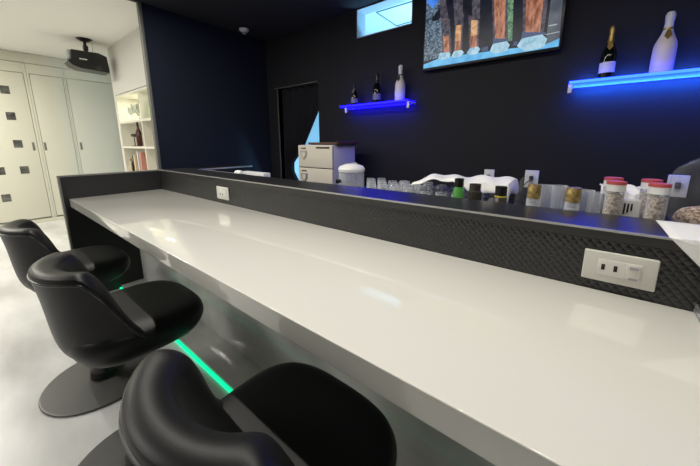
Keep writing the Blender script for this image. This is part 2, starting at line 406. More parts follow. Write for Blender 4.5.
# ceiling detector
dt = atz(244, 29, ZC)
de = thing('smoke_detector', (dt.x, dt.y, ZC), 'small round white smoke detector on the dark bar ceiling', 'smoke detector')
MB().lathe([(0, -.030), (.03, -.030), (.048, -.016), (.05, -.001), (0, -.001)], seg=28).build('housing', M['white_plastic'], de)
MB().lathe([(0, -.052), (.018, -.050), (.022, -.031), (0, -.0305)], seg=20).build('sensor_dome', M['grey_plastic'], de)

# ------------------------------------------------------------------ bar
HT = .74
YN, YL = .372, .945
pt = thing('bar_partition', (-.7, 1.02, 0), 'black embossed bar partition with glossy ledge and end panel around the white counter', 'bar partition')
px_, py_ = -.7, 1.02
XR2 = 1.35
def pb(x0, x1, y0, y1, z0, z1, bev=0): return (x0 - px_, x1 - px_, y0 - py_, y1 - py_, z0, z1, bev)
MB().box(*pb(XE, XR2, YL, 1.06, HT - .0, .872)).box(*pb(XE, XR2, YL + .003, 1.06, 0, HT)).build('embossed_panel', M['quilt'], pt)
MB().box(*pb(XE, XR2, YL - .004, 1.150, .873, .9)).build('ledge_top', M['ledge'], pt)
MB().box(*pb(XE, XR2, YL - .006, YL - .001, .8955, .9012)).build('metal_edge', M['edge_light'], pt)
MB().box(*pb(XE - .035, XE, .345, .957, 0, .889)).build('end_panel', M['panel_black'], pt)
MB().box(*pb(XE - .04, XE + .003, .335, .96, .8895, .899)).box(*pb(XE - .04, XE + .003, .335, .3449, 0, .8894)).build('panel_trim', M['trim_grey'], pt)
MB().box(*pb(XE + .0005, XR2, .73, .76, .0, HT - .058)).build('knee_panel', M['knee'], pt)
MB().box(*pb(XE + .0005, XR2, .575, .7295, .0, .024, .001)).build('foot_plinth', M['knee'], pt)
ct = thing('bar_countertop', (-.7, .66, HT - .056), 'long glossy white bar countertop running along the black partition', 'countertop')
MB().box(XE + .001 + .7, XR2 + .7, YN - .66, YL - .66 - .001, .001, .056, .0025).build('countertop_slab', M['counter'], ct)
ls = MB().box(XE + .01, XR2, .561, .5745, .001, .013, .002).build('led_strip', M['led_green'], loc=(-.7, .568, .0))
tag(ls, 'glowing green LED strip along the foot of the bar', 'led strip')

# partition sockets
def socket_wide(px0, py0, label, gw=.136, gh=.077):
    c = at(px0, py0, YL)
    t = thing('power_outlet', (c.x, YL, c.z), label, 'power outlet')
    w, h = gw / 2, gh / 2
    MB().box(-w, w, -.009, -.0005, -h, h, .003).build('face_plate', M['plate'], t)
    ins = MB().box(-w * .58, w * .62, -.0105, -.0085, -h * .52, h * .52, .001).build('outlet_insert', M['plate_in'], t)
    return t, ins, w, h
t, ins, w, h = socket_wide(618, 268.5, 'ivory rectangular outlet plate with USB ports on the black partition, nearest')
for sx in (-.42, -.08):
    MB().box(w * sx - .0035, w * sx + .0035, -.0112, -.0104, -.007, .008, .0005).build('socket_slot', M['hole'], ins)
us = MB().box(w * .20, w * .58, -.0125, -.0104, -h * .46, h * .46, .001).build('usb_module', M['plate'], ins)
for z in (-.45, .25): MB().box(w * .28, w * .52, -.0135, -.0124, h * z - .002, h * z + .003).build('usb_port', M['grey_plastic'], t)
t, ins, w, h = socket_wide(223.5, 193, 'small white outlet plate on the far part of the black partition', .135, .078)
for sx in (-.3, .1): MB().box(w * sx - .003, w * sx + .003, -.0112, -.0104, -.014, .0, .0005).build('socket_slot', M['hole'], ins)

# ------------------------------------------------------------------ service side
tag(MB().box(-2.35, XR - .02, 1.18, 1.62, .76, .80, .003).box(-2.33, XR - .04, 1.20, 1.60, 0, .76).build('inner_worktop', M['silver'], loc=(-.4, 1.4, 0)), 'inner worktop behind the bar ledge carrying jars and glasses', 'worktop')
tag(MB().box(-2.45, XR - .02, 1.86, YB - .005, .67, .70, .003).box(-2.43, XR - .04, 1.90, YB - .01, 0, .67).build('back_counter', M['panel_black'], loc=(-.4, 2.1, 0)), 'dark back counter along the black wall carrying the white drawer cabinet', 'counter')
WZ = .80
# drawer cabinet
fl, fr_ = at(298, 145, 1.9).x, at(332, 145, 1.9).x
zt2 = at(315, 145, 1.9).z; zsp = at(315, 168, 1.9).z; ysd = atx(355, 145, fr_).y
fc = thing('drawer_cabinet', ((fl + fr_) / 2, 1.9, .70), 'cream and white two-tier cabinet with crests, dark tray on top, in front of the doorway', 'cabinet')
hw = (fr_ - fl) / 2; dd = min(ysd - 1.9, .44)
MB().box(-hw, hw, .022, dd, 0, zt2 - .70, .004).build('cabinet_body', M['lilac'], fc)
for z0, z1 in ((.002, zsp - .70 - .004), (zsp - .70 + .004, zt2 - .70 - .002)):
    d = MB().box(-hw, hw, 0, .021, z0, z1, .004).build('drawer_front', M['cream'], fc)
    cx = -hw + .075; cz = z1 - .085
    MB().prism([Vector((cx + a, -.006, cz + b_)) for a, b_ in ((-.042, .035), (.042, .035), (.038, -.01), (0, -.045), (-.038, -.01))], (0, .007, 0)).build('crest_handle', M['silver'], d)
    MB().prism([Vector((cx + a, -.008, cz + b_)) for a, b_ in ((-.026, .022), (.026, .022), (.023, -.005), (0, -.028), (-.023, -.005))], (0, .003, 0)).build('crest_face', M['cream'], d)
    MB().box(cx - .035, cx + .03, -.0015, .001, z1 - .033, z1 - .022).build('dark_lettering', M['seal'], d)
MB().box(-hw + .005, hw - .005, .004, .03, zsp - .7035, zsp - .6965).build('seal_strip', M['seal'], fc)
MB().box(hw - .19, hw - .03, -.003, .001, zt2 - .7 - .030, zt2 - .7 - .016).build('dark_badge', M['seal'], fc)
ty = thing('serving_tray', ((fl + fr_) / 2 + .08, 2.08, zt2 + .0005), 'dark brown tray lying on top of the two-tier cabinet', 'tray')
MB().box(-.17, .15, -.14, .14, 0, .012, .004).build('tray_base', M['brown'], ty)
MB().box(-.18, .16, -.15, -.135, 0.004, .022, .003).box(-.18, .16, .135, .15, 0.004, .022, .003).box(-.185, -.17, -.15, .15, 0.004, .022, .003).box(.15, .165, -.15, .15, 0.004, .03, .003).build('tray_rim', M['brown'], ty)
# drink dispenser
dc = at(351.5, 170, 1.4)
dp = thing('drink_dispenser', (dc.x, 1.4, WZ), 'clear drink dispenser with a domed white lid beside the two-tier cabinet', 'dispenser')
H_ = dc.z - WZ
R_ = .073
MB().lathe([(0, 0), (R_, 0), (R_ * 1.05, .01), (R_ * 1.05, H_ - .005), (R_, H_ - .005), (R_ * .98, .012), (0, .012)], seg=32).build('clear_tank', M['acrylic'], dp)
MB().lathe([(R_ * 1.08, H_ - .008), (R_ * 1.10, H_ + .008), (R_ * .95, H_ + .024), (R_ * .5, H_ + .036), (0, H_ + .038)], seg=32).build('white_lid', M['white_plastic'], dp)
MB().tube([(0, -.0, H_ + .036), (.03, 0, H_ + .042), (.045, 0, H_ + .034)], .006, 8).build('lid_knob', M['grey_plastic'], dp)
MB().tube([(-.03, -R_ - .025, .09), (-.03, -R_ + .0, .09)], .012, 8).build('tap', M['black_plastic'], dp)
MB().lathe([(0, .015), (R_ * .9, .015), (R_ * .9, .075), (0, .08)], seg=24).build('ice_cubes', M['grey_plastic'], dp)

# glasses under the cloth and to the left
def tumbler(h=.085, r=.032):      # stands upside down
    return MB().lathe([(0, h), (r * .72, h), (r * .78, h - .004), (r, 0), (r * .93, 0), (r * .70, h - .01), (0, h - .01)], seg=16)
gt = None
spots = []
for r_i, y in enumerate((1.30, 1.375, 1.45, 1.525)):
    x0 = at(366, 186, y).x; x1 = at(508, 186, y).x
    nx = int((x1 - x0) / .076)
    for i in range(nx): spots.append((x0 + .076 * (i + .5) + random.uniform(-.004, .004), y))
for (x, y) in spots:
    if gt is None: gt = tumbler().build('glass_tumbler', M['glass']); o = gt
    else: o = gt.copy(); C.objects.link(o)
    hh = random.uniform(1.02, 1.22) if x < -.62 else 1.05
    o.location = (x, y, WZ + .0005); o.scale = (1, 1, hh)
    tag(o, 'clear glass tumbler upside down in the crowded rows on the inner worktop', 'glass', 'tumblers drying on the inner worktop')

def blanket(name, label, xa, xb, ya, yb, ztop, drop_front, drop_right, seed, mt, cat='cloth', nx=40, ny=14, amp=.008):
    random.seed(seed); ph = [random.uniform(0, 6) for _ in range(6)]
    rows = []
    for j in range(ny + 1):
        v = j / ny; row = []
        for i in range(nx + 1):
            u = i / nx
            x = xa + (xb - xa) * u; y = ya + (yb - ya) * v
            z = ztop(u) + amp * math.sin(9 * u + ph[0]) * math.cos(4 * v + ph[1]) + amp * .7 * math.sin(23 * u + ph[2] + 5 * v)
            fd = drop_front(u) if callable(drop_front) else drop_front
            if v < .25: s_ = (1 - v / .25) ** 1.3; z -= fd * s_; y = ya + (yb - ya) * .10 * (v / .25) ** .5 + .004 * math.sin(40 * u + ph[3])
            if u > .93: z -= drop_right * ((u - .93) / .07) ** 1.4; x = xa + (xb - xa) * (.93 + .02 * ((u - .93) / .07))
            if u < .05: z -= .004 * (1 - u / .05)
            row.append(Vector((x, y, z)))
        rows.append(row)
    mb = MB(); mb.grid(rows)
    c = (round((xa + xb) / 2, 3), round((ya + yb) / 2, 3), round(WZ, 3))
    o = mb.build(name, mt, loc=c)
    sm = o.modifiers.new('s', 'SOLIDIFY'); sm.thickness = .004; sm.offset = -1
    return tag(o, label, cat)
ya = 1.27
xa, xb = at(411, 180, ya).x, at(516, 184, ya).x
def ztop(u):
    base = at(411 + 105 * u, 177.5 + 6.0 * max(0, u - .2) / .8 + (2.0 * (1 - min(1, u / .16))), 1.31).z
    return base
blanket('drying_cloth', 'crumpled white cloth spread over the drying glasses behind the ledge', xa, xb, ya, 1.50, ztop, lambda u: .010 + .028 * max(0, min(1, (u - .45) * 6)), .05, 3, M['cloth'])
xa2, xb2 = at(600, 196, 1.34).x, at(672, 196, 1.34).x
blanket('white_napkin', 'white cloth lying behind the red lidded snack jars', xa2, xb2, 1.34, 1.52, lambda u: at(635, 190 + 5 * u, 1.34).z, .05, .03, 11, M['cloth'])

# small white things at far left over the ledge
sh = thing('side_counter', (-2.945, 1.56, 0), 'low white-edged side counter against the navy wall behind the ledge', 'counter')
MB().box(-.21, .10, -.33, .31, .80, .868, .002).box(-.20, .09, -.32, .30, 0, .80).build('counter_body', M['panel_black'], sh)
MB().box(.10, .112, -.335, .315, .860, .875, .001).build('pale_edge', M['edge_light'], sh)
o = MB().box(-.14, .16, -.12, .12, 0, .022, .004).build('white_board', M['lilac']); c = at(222, 172, 1.32); o.location = (c.x, 1.32, c.z - .018); 
bx = thing('storage_box', (c.x, 1.235, 0), 'pale grey lidded box standing behind the far end of the ledge', 'box')
bpy.data.objects.remove(o)
p1, p2, p3 = at(200, 170.5, 1.22), at(239, 167.5, 1.22), at(242, 174, 1.22)
MB().box(p1.x - c.x, p2.x - c.x, -.02, .03, WZ + .001, p1.z - .01, .004).build('box_body', M['grey_plastic'], bx)
MB().box(p1.x - c.x - .004, p2.x - c.x + .004, -.024, .034, p1.z - .01, p1.z + .004, .003).build('box_lid', M['grey_plastic'], bx)
p4 = at(239, 173, 1.3)
o = MB().lathe([(0, -.04), (.022, -.037), (.026, -.02), (.026, .02), (.022, .037), (0, .04)], seg=16, axis='X').build('rolled_towel', M['cloth'])
o.location = (p4.x, 1.3, p4.z - .004); tag(o, 'small rolled white hand towel beside the pale grey box', 'towel')
ftb = thing('towel_tray', (at(256, 173, 1.35).x, 1.35, 0), 'white slab shaped tray right of the rolled towel behind the ledge', 'tray')
p5, p6 = at(245, 174, 1.35), at(267, 171.5, 1.35)
MB().box(p5.x - ftb.location.x, p6.x - ftb.location.x, -.03, .03, p5.z - .022, p6.z - .012, .004).build('tray_top', M['white_plastic'], ftb)
MB().box(-.05, .05, -.025, .025, WZ + .001, p5.z - .022, .003).build('tray_stand', M['panel_black'], ftb)

# bottles on the inner worktop
def round_item(name, px, pyt, Y, label, cat, prof, mats, names, group=None, z0=WZ):
    """prof: list of profiles scaled to total height"""
    c = at(px, pyt, Y); t = thing(name, (c.x, Y, z0), label, cat, group); Ht = c.z - z0
    for pr, mt, nm in zip(prof, mats, names):
        MB().lathe([(r, z if z >= 0 else Ht + z) for r, z in pr], seg=24).build(nm, mt, t)
    return t
z = -1e-4
round_item('green_bottle', 459.5, 178.5, 1.24, 'bright green bottle with a black cap in front of the white cloth', 'bottle',
           [[(0, 0), (.022, 0), (.022, -.05), (.017, -.032)], [(.0185, -.034), (.0185, z), (0, z)]], [M['green'], M['black_plastic']], ['glass_body', 'cap'])
round_item('smoky_bottle', 475.5, 184, 1.23, 'dull dark bottle with a wide cap between the green and the yellow-banded bottles', 'bottle',
           [[(0, 0), (.026, 0), (.026, -.03), (.02, -.024)], [(.022, -.026), (.022, z), (0, z)]], [M['brown_glass'], M['brown_glass']], ['glass_body', 'cap'])
round_item('yellow_banded_bottle', 501.5, 186.5, 1.22, 'black capped bottle with a bright yellow band in front of the white cloth', 'bottle',
           [[(0, 0), (.022, 0), (.022, -.04), (.019, -.036)], [(.0215, -.048), (.0215, -.034)], [(.0205, -.034), (.0205, z), (0, z)]], [M['brown_glass'], M['yellow'], M['black_plastic']], ['glass_body', 'yellow_band', 'cap'])
for px, py, lb in ((535, 184.5, 'clear bottle with brass cap left of the row of clear tumblers'), (574.5, 187.5, 'clear bottle with brass cap between two pairs of clear tumblers')):
    round_item('brass_capped_bottle', px, py, 1.20, lb, 'bottle',
               [[(0, 0), (.021, 0), (.021, -.05), (.019, -.044), (.017, -.044), (.019, -.055), (.019, .004), (0, .004)], [(.0205, -.047), (.0205, -.002), (.0195, z), (0, z)], [(0, .005), (.018, .005), (.018, -.07), (0, -.07)]],
               [M['acrylic'], M['gold_cap'], M['white_plastic']], ['clear_body', 'brass_cap', 'white_contents'], 'brass capped clear bottles')
cup = None
for px, py, y, lb in ((546, 185, 1.26, 'leftmost clear ribbed tumbler, right of the first brass capped bottle'), (560, 185.5, 1.225, 'clear ribbed tumbler left of the second brass capped bottle'),
                  (586.5, 190, 1.25, 'clear ribbed tumbler just right of the second brass capped bottle'), (596.5, 192.5, 1.22, 'shorter clear tumbler touching the left red lidded jars')):
    c = at(px, py, y); Ht = c.z - WZ; r = .0235
    if cup is None:
        cup = MB()
        cup.lathe([(0, 0), (r * .8, 0), (r, .148), (r * 1.02, .15), (r * .93, .15), (r * .74, .006), (0, .006)], seg=12)
        cup = cup.build('clear_tumbler', M['acrylic']); o = cup
    else: o = cup.copy(); C.objects.link(o)
    o.location = (c.x, y, WZ); o.scale = (1, 1, Ht / .15); tag(o, lb, 'tumbler')
for px, py, y, lb in ((617, 181, 1.20, 'red lidded clear jar of snack mix, front one of the left pair'), (614, 177.2, 1.28, 'red lidded clear jar hidden behind the left front snack jar'),
                      (660.5, 183.3, 1.20, 'red lidded clear jar of snack mix, front one of the right pair'), (652.5, 179.2, 1.28, 'red lidded clear jar peeking out behind the right front snack jar')):
    r = .0225
    round_item('snack_jar', px, py, y, lb, 'jar',
               [[(0, 0), (r, 0), (r, -.035), (r * .9, -.026), (r * .88, -.026), (r * .97, -.036), (r * .97, .002), (0, .002)],
                [(r * 1.04, -.030), (r * 1.04, -.010), (r * .98, -.010)], [(r * 1.06, -.010), (r * 1.06, z - .001), (r * .9, z), (0, z)], [(0, .003), (r * .93, .003), (r * .93, -.040), (0, -.038)]],
               [M['glass'], M['white_plastic'], M['red'], M['nuts']], ['clear_body', 'white_collar', 'red_lid', 'snack_mix'], 'red lidded snack jars')
# printed packet between the jar pairs
pk = thing('printed_packet', tuple(at(628, 214, 1.23) * 1.0), 'white packet with black printing between the two pairs of jars', 'packet')
pk.location.z = WZ
hpk = at(628, 199, 1.23).z - WZ
MB().box(-.026, .026, -.012, .012, 0, hpk, .005, ).build('packet_body', M['white_plastic'], pk)
for i in range(3): MB().box(-.014 + .008 * i, -.010 + .008 * i, -.0135, -.0118, hpk - .045 + .006 * i, hpk - .012).build('black_printing', M['ink'], pk)
# clear bag by the second back-wall socket
def crumple(name, mt, c, rx, ry, rz, seed, amp=.12, seg=5):
    random.seed(seed); b = bmesh.new(); bmesh.ops.create_icosphere(b, subdivisions=seg - 1, radius=1)
    dirs = [(Vector((random.gauss(0, 1), random.gauss(0, 1), random.gauss(0, 1))).normalized(), random.uniform(3, 9), random.uniform(0, 6)) for _ in range(9)]
    for v in b.verts:
        p = v.co.copy(); d = sum(abs(math.sin(k_ * p.dot(dr_) + f)) for dr_, k_, f in dirs) / len(dirs) - .6
        v.co = p * (1 + amp * 2 * d)
        v.co = Vector((v.co.x * rx, v.co.y * ry, v.co.z * rz))
    mb = MB(); mb.merge(b); return mb.build(name, mt, None, smooth=False)
c = at(523, 200, 1.30)
o = crumple('clear_bag', M['film'], c, .032, .03, .09, 5); o.location = (c.x, 1.33, WZ + .09); tag(o, 'upright crumpled clear bag left of the brass capped bottle, under a wall socket', 'bag')
# wrapped bundle at right
c = at(716, 200, 1.34)
wbn = thing('wrapped_bundle', (c.x, 1.36, WZ), 'brown snack bundle wrapped in shiny clear film at the right end of the ledge', 'bundle')
o = crumple('clear_film_wrap', M['film'], c, .10, .09, .13, 8, .22); o.parent = wbn; o.location = (0, 0, .145)
o = crumple('brown_contents', M['nuts'], c, .075, .06, .045, 9, .10); o.parent = wbn; o.location = (0, 0, .075)

# tissue hanging over the ledge at right
rows = []
zl_ = .9015
A0, A1 = atz(655, 220, zl_), atz(712, 228, zl_)
F0, F1 = atz(672, 236, zl_), atz(712, 238, zl_)
tl = [(655.5, 220), (668, 234), (684, 252), (704, 272)]
q = MB()
top = [atz(655, 220, zl_), atz(664, 231, zl_)]
xL = atz(656, 221, zl_).x; xR = xL + .26
yb_ = 1.13
rows = []
for j in range(9):
    v = j / 8; y = yb_ + (.936 - yb_) * v
    row = []
    for i in range(13):
        u = i / 12; x = xL - .0 + .03 * v * 0 + (xR - xL) * u
        row.append(Vector((x, y, zl_ + .0008 + .0012 * abs(math.sin(7 * u + 3 * v)))))
    rows.append(row)
for j in range(1, 9):
    v = j / 8; row = []
    for i in range(13):
        u = i / 12; x = xL + (xR - xL) * u
        L_ = min(.11, max(0, .92 * (x - xL))) * 1.15
        row.append(Vector((x, .9345 - .002 * math.sin(6 * u) * v, zl_ + .0005 - L_ * v)))
    rows.append(row)
q.grid(rows)
o = q.build('paper_towel', M['tissue'], loc=(round(xL + .13, 3), 1.03, .9))
sm = o.modifiers.new('s', 'SOLIDIFY'); sm.thickness = .0012; sm.offset = 1
tag(o, 'white embossed paper towel draped over the right end of the ledge', 'paper towel')
# clear acrylic menu stand on the counter
c = atz(683, 315, HT)
ms = thing('clear_menu_holder', (.225, .89, HT + .0005), 'clear plastic holder at the right end of the white counter', 'menu holder')
MB().box(-.0015, .0015, -.07, .055, 0, .004, 0, Matrix.Rotation(.0, 3, 'Z')).box(-.002, .16, -.07, .055, 0, .003, .001).build('foot_sheet', M['film'], ms)
MB().box(-.002, .001, -.07, .055, 0, .02, .0005).box(.012, .10, .03, .034, 0.003, .11, .001).build('upright_sheet', M['film'], ms)
MB().lathe([(0, 0), (.016, .002), (.018, .012), (.012, .024), (0, .026)], (.04, .01, .003), 16).build('dark_weight', M['black_plastic'], ms)

# ------------------------------------------------------------------ back wall sockets
def wall_socket(px0, py0, label, lit, bw=.07, cord=None):
    c = at(px0, py0 - 2, YB)
    t = thing('wall_outlet', (c.x, YB, c.z), label, 'power outlet')
    MB().box(-bw / 2, bw / 2, -.008, -.0005, -.06, .06, .002).build('face_plate', M['white_plastic'], t)
    MB().box(-.012, .012, -.010, -.0075, -.035, .035, .001).build('outlet_insert', M['plate_in'], t)
    MB().box(-.012, .010, -.030, -.0098, -.012, .022, .003).build('plug', M['ink'], t)
    if cord: MB().tube([(0, -.025, 0), (-.03, -.03, -.03), (-.06, -.03, -.09), (-.08, -.03, -.17)], .004, 6).build('cord', M['ink'], t)
    return t
wall_socket(489, 179.5, 'white wall outlet above the left part of the white cloth', 0)
wall_socket(531.5, 181, 'white wall outlet with a black plug and hanging cord above the brass capped bottle', 0, .082, True)
wall_socket(677, 188, 'white wall outlet half hidden by the film wrapped bundle', 0, .082)

# ------------------------------------------------------------------ LED shelves and bottles
def led_shelf(pxl, pyl, pxr, pyr, label, ma, ml, col, power, xr=None, brk=()):
    yf = 2.24
    a, b_ = at(pxl, pyl, yf), at(pxr, pyr, yf)
    x0, x1 = a.x, (xr if xr else b_.x); zz = (a.z + b_.z) / 2
    t = thing('led_wall_shelf', ((x0 + x1) / 2, YB, zz), label, 'wall shelf'); cx = (x0 + x1) / 2
    MB().box(x0 - cx, x1 - cx, yf - YB + .004, -.001, -.010, 0, .001).build('acrylic_board', ma, t)
    MB().box(x0 - cx, x1 - cx, yf - YB - .002, yf - YB + .0035, -.012, .002, .001).build('led_edge', ml, t)
    for bxp in brk:
        x = at(bxp, pyl, yf + .03).x - cx
        MB().box(x - .010, x + .010, yf - YB + .01, yf - YB + .020, -.062, -.0125, .002).box(x - .008, x + .008, yf - YB + .02, -.001, -.024, -.0125, .002).build('bracket', M['white_plastic'], t)
    MB().box(x0 - cx + .01, x1 - cx - .01, -.020, -.006, -.020, -.0105, .001).build('led_tape', ml, t)
    for dz_, en in ((.012, .5), (-.03, 1.0)):
        L = bpy.data.lights.new('shelf_led', 'AREA'); L.shape = 'RECTANGLE'; L.size = (x1 - x0) * .95; L.size_y = .01; L.color = col; L.energy = power * en
        lo = bpy.data.objects.new('shelf_led', L); C.objects.link(lo); lo.parent = t
        lo.location = (0, -.05, dz_); lo.rotation_euler = (math.radians(90 if dz_ > 0 else 60), 0, 0)
        if dz_ > 0: lo.rotation_euler = (math.radians(115), 0, 0)
    return zz
zs1 = led_shelf(339.8, 105.8, 415.6, 99.3, 'short acrylic wall shelf glowing deep blue below the high window', M['acrylic_blue'], M['led_blue'], (.02, .015, 1), 1.6, xr=at(415, 99, 2.36).x, brk=(347, 409))
zs2 = led_shelf(569.4, 81.4, 700, 68.5, 'acrylic wall shelf glowing sky blue right of the television', M['acrylic_sky'], M['led_sky'], (.03, .15, 1), 8, xr=1.1, brk=(571,))
def champagne(px, label, body, foil, lab, zsh, h=.29, r=.042, tagm=None, extra=False, labname='label', y=2.31):
    c = at(px, 90, y); t = thing('champagne_bottle', (c.x, y, zsh + .0025), label, 'bottle')
    k = h / .30
    MB().lathe([(0, .004), (r * .6, .002), (r * .95, 0), (r, .006), (r, .125 * k), (r * .93, .15 * k), (r * .62, .185 * k), (r * .42, .21 * k), (r * .36, .235 * k)], seg=28).build('glass_body', body, t)
    MB().lathe([(r * .52, .196 * k), (r * .42, .215 * k), (r * .37, .25 * k), (r * .42, .272 * k), (r * .42, .285 * k), (r * .30, .298 * k), (0, .30 * k)], seg=24).build('neck_foil', foil, t)
    MB().lathe([(r * 1.012, .035 * k), (r * 1.012, .095 * k), (r * 1.0, .095 * k)], seg=28).build(labname, lab, t)
    if tagm:
        ring = MB().lathe([(r * .42, .205 * k), (r * .44, .222 * k), (r * .40, .222 * k)], seg=20)
        ring.prism([Vector((-.014, -r * .78, .180 * k)), Vector((0, -r * .80, .160 * k)), Vector((.014, -r * .78, .180 * k)), Vector((.006, -r * .44, .212 * k)), Vector((-.006, -r * .44, .212 * k))], (0, -.002, 0))
        ring.build('neck_tag', tagm, t)
    return t
champagne(603.5, 'dark champagne bottle with gold foil and white label on the sky blue shelf', M['glass_dark'], M['gold'], M['label'], zs2, .280, .035, M['gold'])
champagne(657, 'large frosted white champagne bottle with black and gold collar on the sky blue shelf', M['pink_white'], M['white_foil'], M['pink_white'], zs2, .296, .045, M['gold'])
champagne(400, 'pale champagne bottle with silver white foil, rightmost on the deep blue shelf', M['pink_white'], M['white_foil'], M['label'], zs1, .285, .042, M['ink'])
champagne(377, 'black champagne bottle with grey crest label in the middle of the deep blue shelf', M['glass_dark'], M['black_plastic'], M['label_dark'], zs1, .255, .036)
t = champagne(354.5, 'small black champagne bottle with silver neck, leftmost on the deep blue shelf', M['glass_dark'], M['black_plastic'], M['label_dark'], zs1, .20, .032, M['silver'])

# ------------------------------------------------------------------ television
YT = 2.325
tb_l, tb_r = at(423.7, 68.6, YT), at(558.6, 46.9, YT)
zb = (tb_l.z + tb_r.z) / 2; x0, x1 = tb_l.x, tb_r.x; ztv = zb + (x1 - x0) * .5625
tv = thing('wall_television', ((x0 + x1) / 2, YB, zb), 'flat television showing timber pillars on stone bases, mounted high on the black wall', 'television')
cx = tv.location.x
MB().box(x0 - .012 - cx, x1 + .012 - cx, YT - YB + .002, -.02, -.016, ztv - zb + .012, .004).build('housing', M['black_plastic'], tv)
MB().box(-.15, .15, -.021, -.0005, .1, .35).build('wall_mount', M['black_plastic'], tv)
TS = 1.0
sm_ = [emis('screen_ground', (.07, .36, .68), (.16, .52, .85), 14, TS), emis('screen_dark', (.004, .005, .012), (.010, .013, .026), 20, TS),
       emis('screen_tree', (.01, .03, .05), (.20, .28, .38), 80, TS, lo=.38, hi=.66), emis('screen_sky', (.03, .15, .75), (.10, .30, .85), 10, TS),
       emis('screen_timber', (.20, .06, .03), (.55, .25, .16), 60, TS, (1, 1, .3)), emis('screen_timber_lit', (.45, .20, .08), (.72, .45, .24), 40, TS),
       emis('screen_timber_shade', (.03, .027, .04), (.11, .10, .13), 40, TS), emis('screen_stone', (.22, .44, .58), (.45, .66, .78), 30, TS),
       emis('screen_bush', (.03, .08, .05), (.20, .38, .22), 60, TS), emis('screen_hall', (.05, .065, .09), (.12, .13, .16), 12, TS),
       emis('screen_band', (.05, .08, .18), None, 1, TS), emis('screen_pale', (.35, .40, .45), None, 1, TS)]
scr = MB(); layer = [0]
def clampv(v): return Vector((min(max(v.x, x0), x1) - cx, v.y - YB, min(max(v.z, zb), ztv) - zb))
def sp_(pts, mi):
    layer[0] += 1; yy = YT - layer[0] * .00015
    vs = [clampv(at(420 + x / 4.667, y / 4.667, yy)) for x, y in pts]
    scr.poly(vs, mi)
def pillar(xb0, xb1, yb0, xt0, xt1, mi, yt=-330):
    sp_([(xb0, yb0), (xb1, yb0 - (xb1 - xb0) * .15), (xt1, yt), (xt0, yt)], mi)
    if mi in (4, 5):
        sp_([(xb0 + (xb1 - xb0) * .80, yb0 - 2), (xb1, yb0 - (xb1 - xb0) * .15), (xt1, yt), (xt0 + (xt1 - xt0) * .80, yt)], 6)
        sp_([(xb0, yb0), (xb0 + (xb1 - xb0) * .12, yb0 - 2), (xt0 + (xt1 - xt0) * .12, yt), (xt0, yt)], 6)
sp_([(0, 400), (700, 300), (720, -400), (0, -400)], 1)
sp_([(0, 290), (110, 262), (112, -400), (0, -400)], 2)
sp_([(0, 20), (60, 40), (95, -10), (100, -400), (0, -400)], 3)
sp_([(55, 100), (60, 80), (150, -60), (170, -40), (85, 95)], 1)
pillar(98, 136, 110, 92, 118, 6, yt=-80); pillar(106, 146, 250, 98, 140, 4, yt=90); pillar(104, 140, 170, 98, 138, 6, yt=92)
pillar(158, 195, 240, 165, 205, 5, yt=60); pillar(158, 196, 240, 160, 198, 4, yt=190); pillar(162, 200, 120, 168, 215, 6, yt=-300)
pillar(230, 274, 225, 240, 285, 4); pillar(231, 276, 170, 234, 278, 5, yt=95); pillar(234, 280, 95, 238, 300, 6)
sp_([(225, 70), (245, 75), (240, -100), (222, -100)], 1)
pillar(343, 408, 195, 350, 440, 4); sp_([(410, 190), (430, 190), (460, -330), (425, -330)], 8); pillar(480, 578, 165, 498, 640, 4)
sp_([(585, 210), (660, 190), (700, -330), (650, -330)], 9); sp_([(600, 118), (640, 110), (640, 116), (600, 124)], 11); sp_([(585, 160), (650, 146), (650, 150), (585, 164)], 11)
sp_([(0, 345), (0, 305), (100, 268), (590, 205), (700, 170), (700, 260)], 0)
pillar(340, 412, 205, 340, 412, 10, yt=180); pillar(474, 586, 180, 476, 586, 10, yt=150)
for s_ in (((85, 272), (92, 248), (135, 242), (143, 252), (135, 272), (100, 280)), ((147, 262), (158, 240), (195, 233), (206, 246), (190, 264), (160, 270)),
           ((218, 248), (232, 226), (268, 217), (282, 228), (268, 250), (235, 258)), ((326, 238), (340, 205), (405, 192), (419, 210), (405, 238), (350, 252)),
           ((452, 215), (474, 180), (570, 160), (594, 182), (578, 220), (490, 242))): sp_(s_, 7)
sp_([(285, 240), (292, 222), (318, 215), (318, 236)], 10); sp_([(432, 215), (440, 195), (455, 190), (452, 212)], 10)
scr.build('screen', sm_, tv)

# ------------------------------------------------------------------ curtain in the doorway
def edge_px(py):
    pts = [(60, 324), (111, 318.6), (144, 305), (150, 302), (163, 293.5), (172, 294), (182, 299), (260, 312)]
    for (a, b_), (c, d) in zip(pts, pts[1:]):
        if a <= py <= c: return b_ + (d - b_) * (py - a) / (c - a)
    return pts[-1][1]
rows = []
for j in range(41):
    py = 83 + (260 - 83) * j / 40
    e = at(edge_px(py), py, YB + .05); e.x = min(e.x, dr - .004)
    z_ = max(.02, min(dz - .002, e.z)) if j else dz - .0005; row = []
    for i in range(33):
        u = i / 32; x = dl + .004 + (e.x - dl - .004) * u
        row.append(Vector((x, YB + .05 + .018 * math.sin(u * 34 + .3 * math.sin(j * .2)), z_)))
    rows.append(row)
q = MB(); q.grid(rows)
o = q.build('door_curtain', M['curtain'], loc=(round((dl + dr) / 2, 3), YB + .05, 0))
sm = o.modifiers.new('s', 'SOLIDIFY'); sm.thickness = .003
tag(o, 'black curtain pulled aside in the doorway left of the two-tier cabinet', 'curtain')

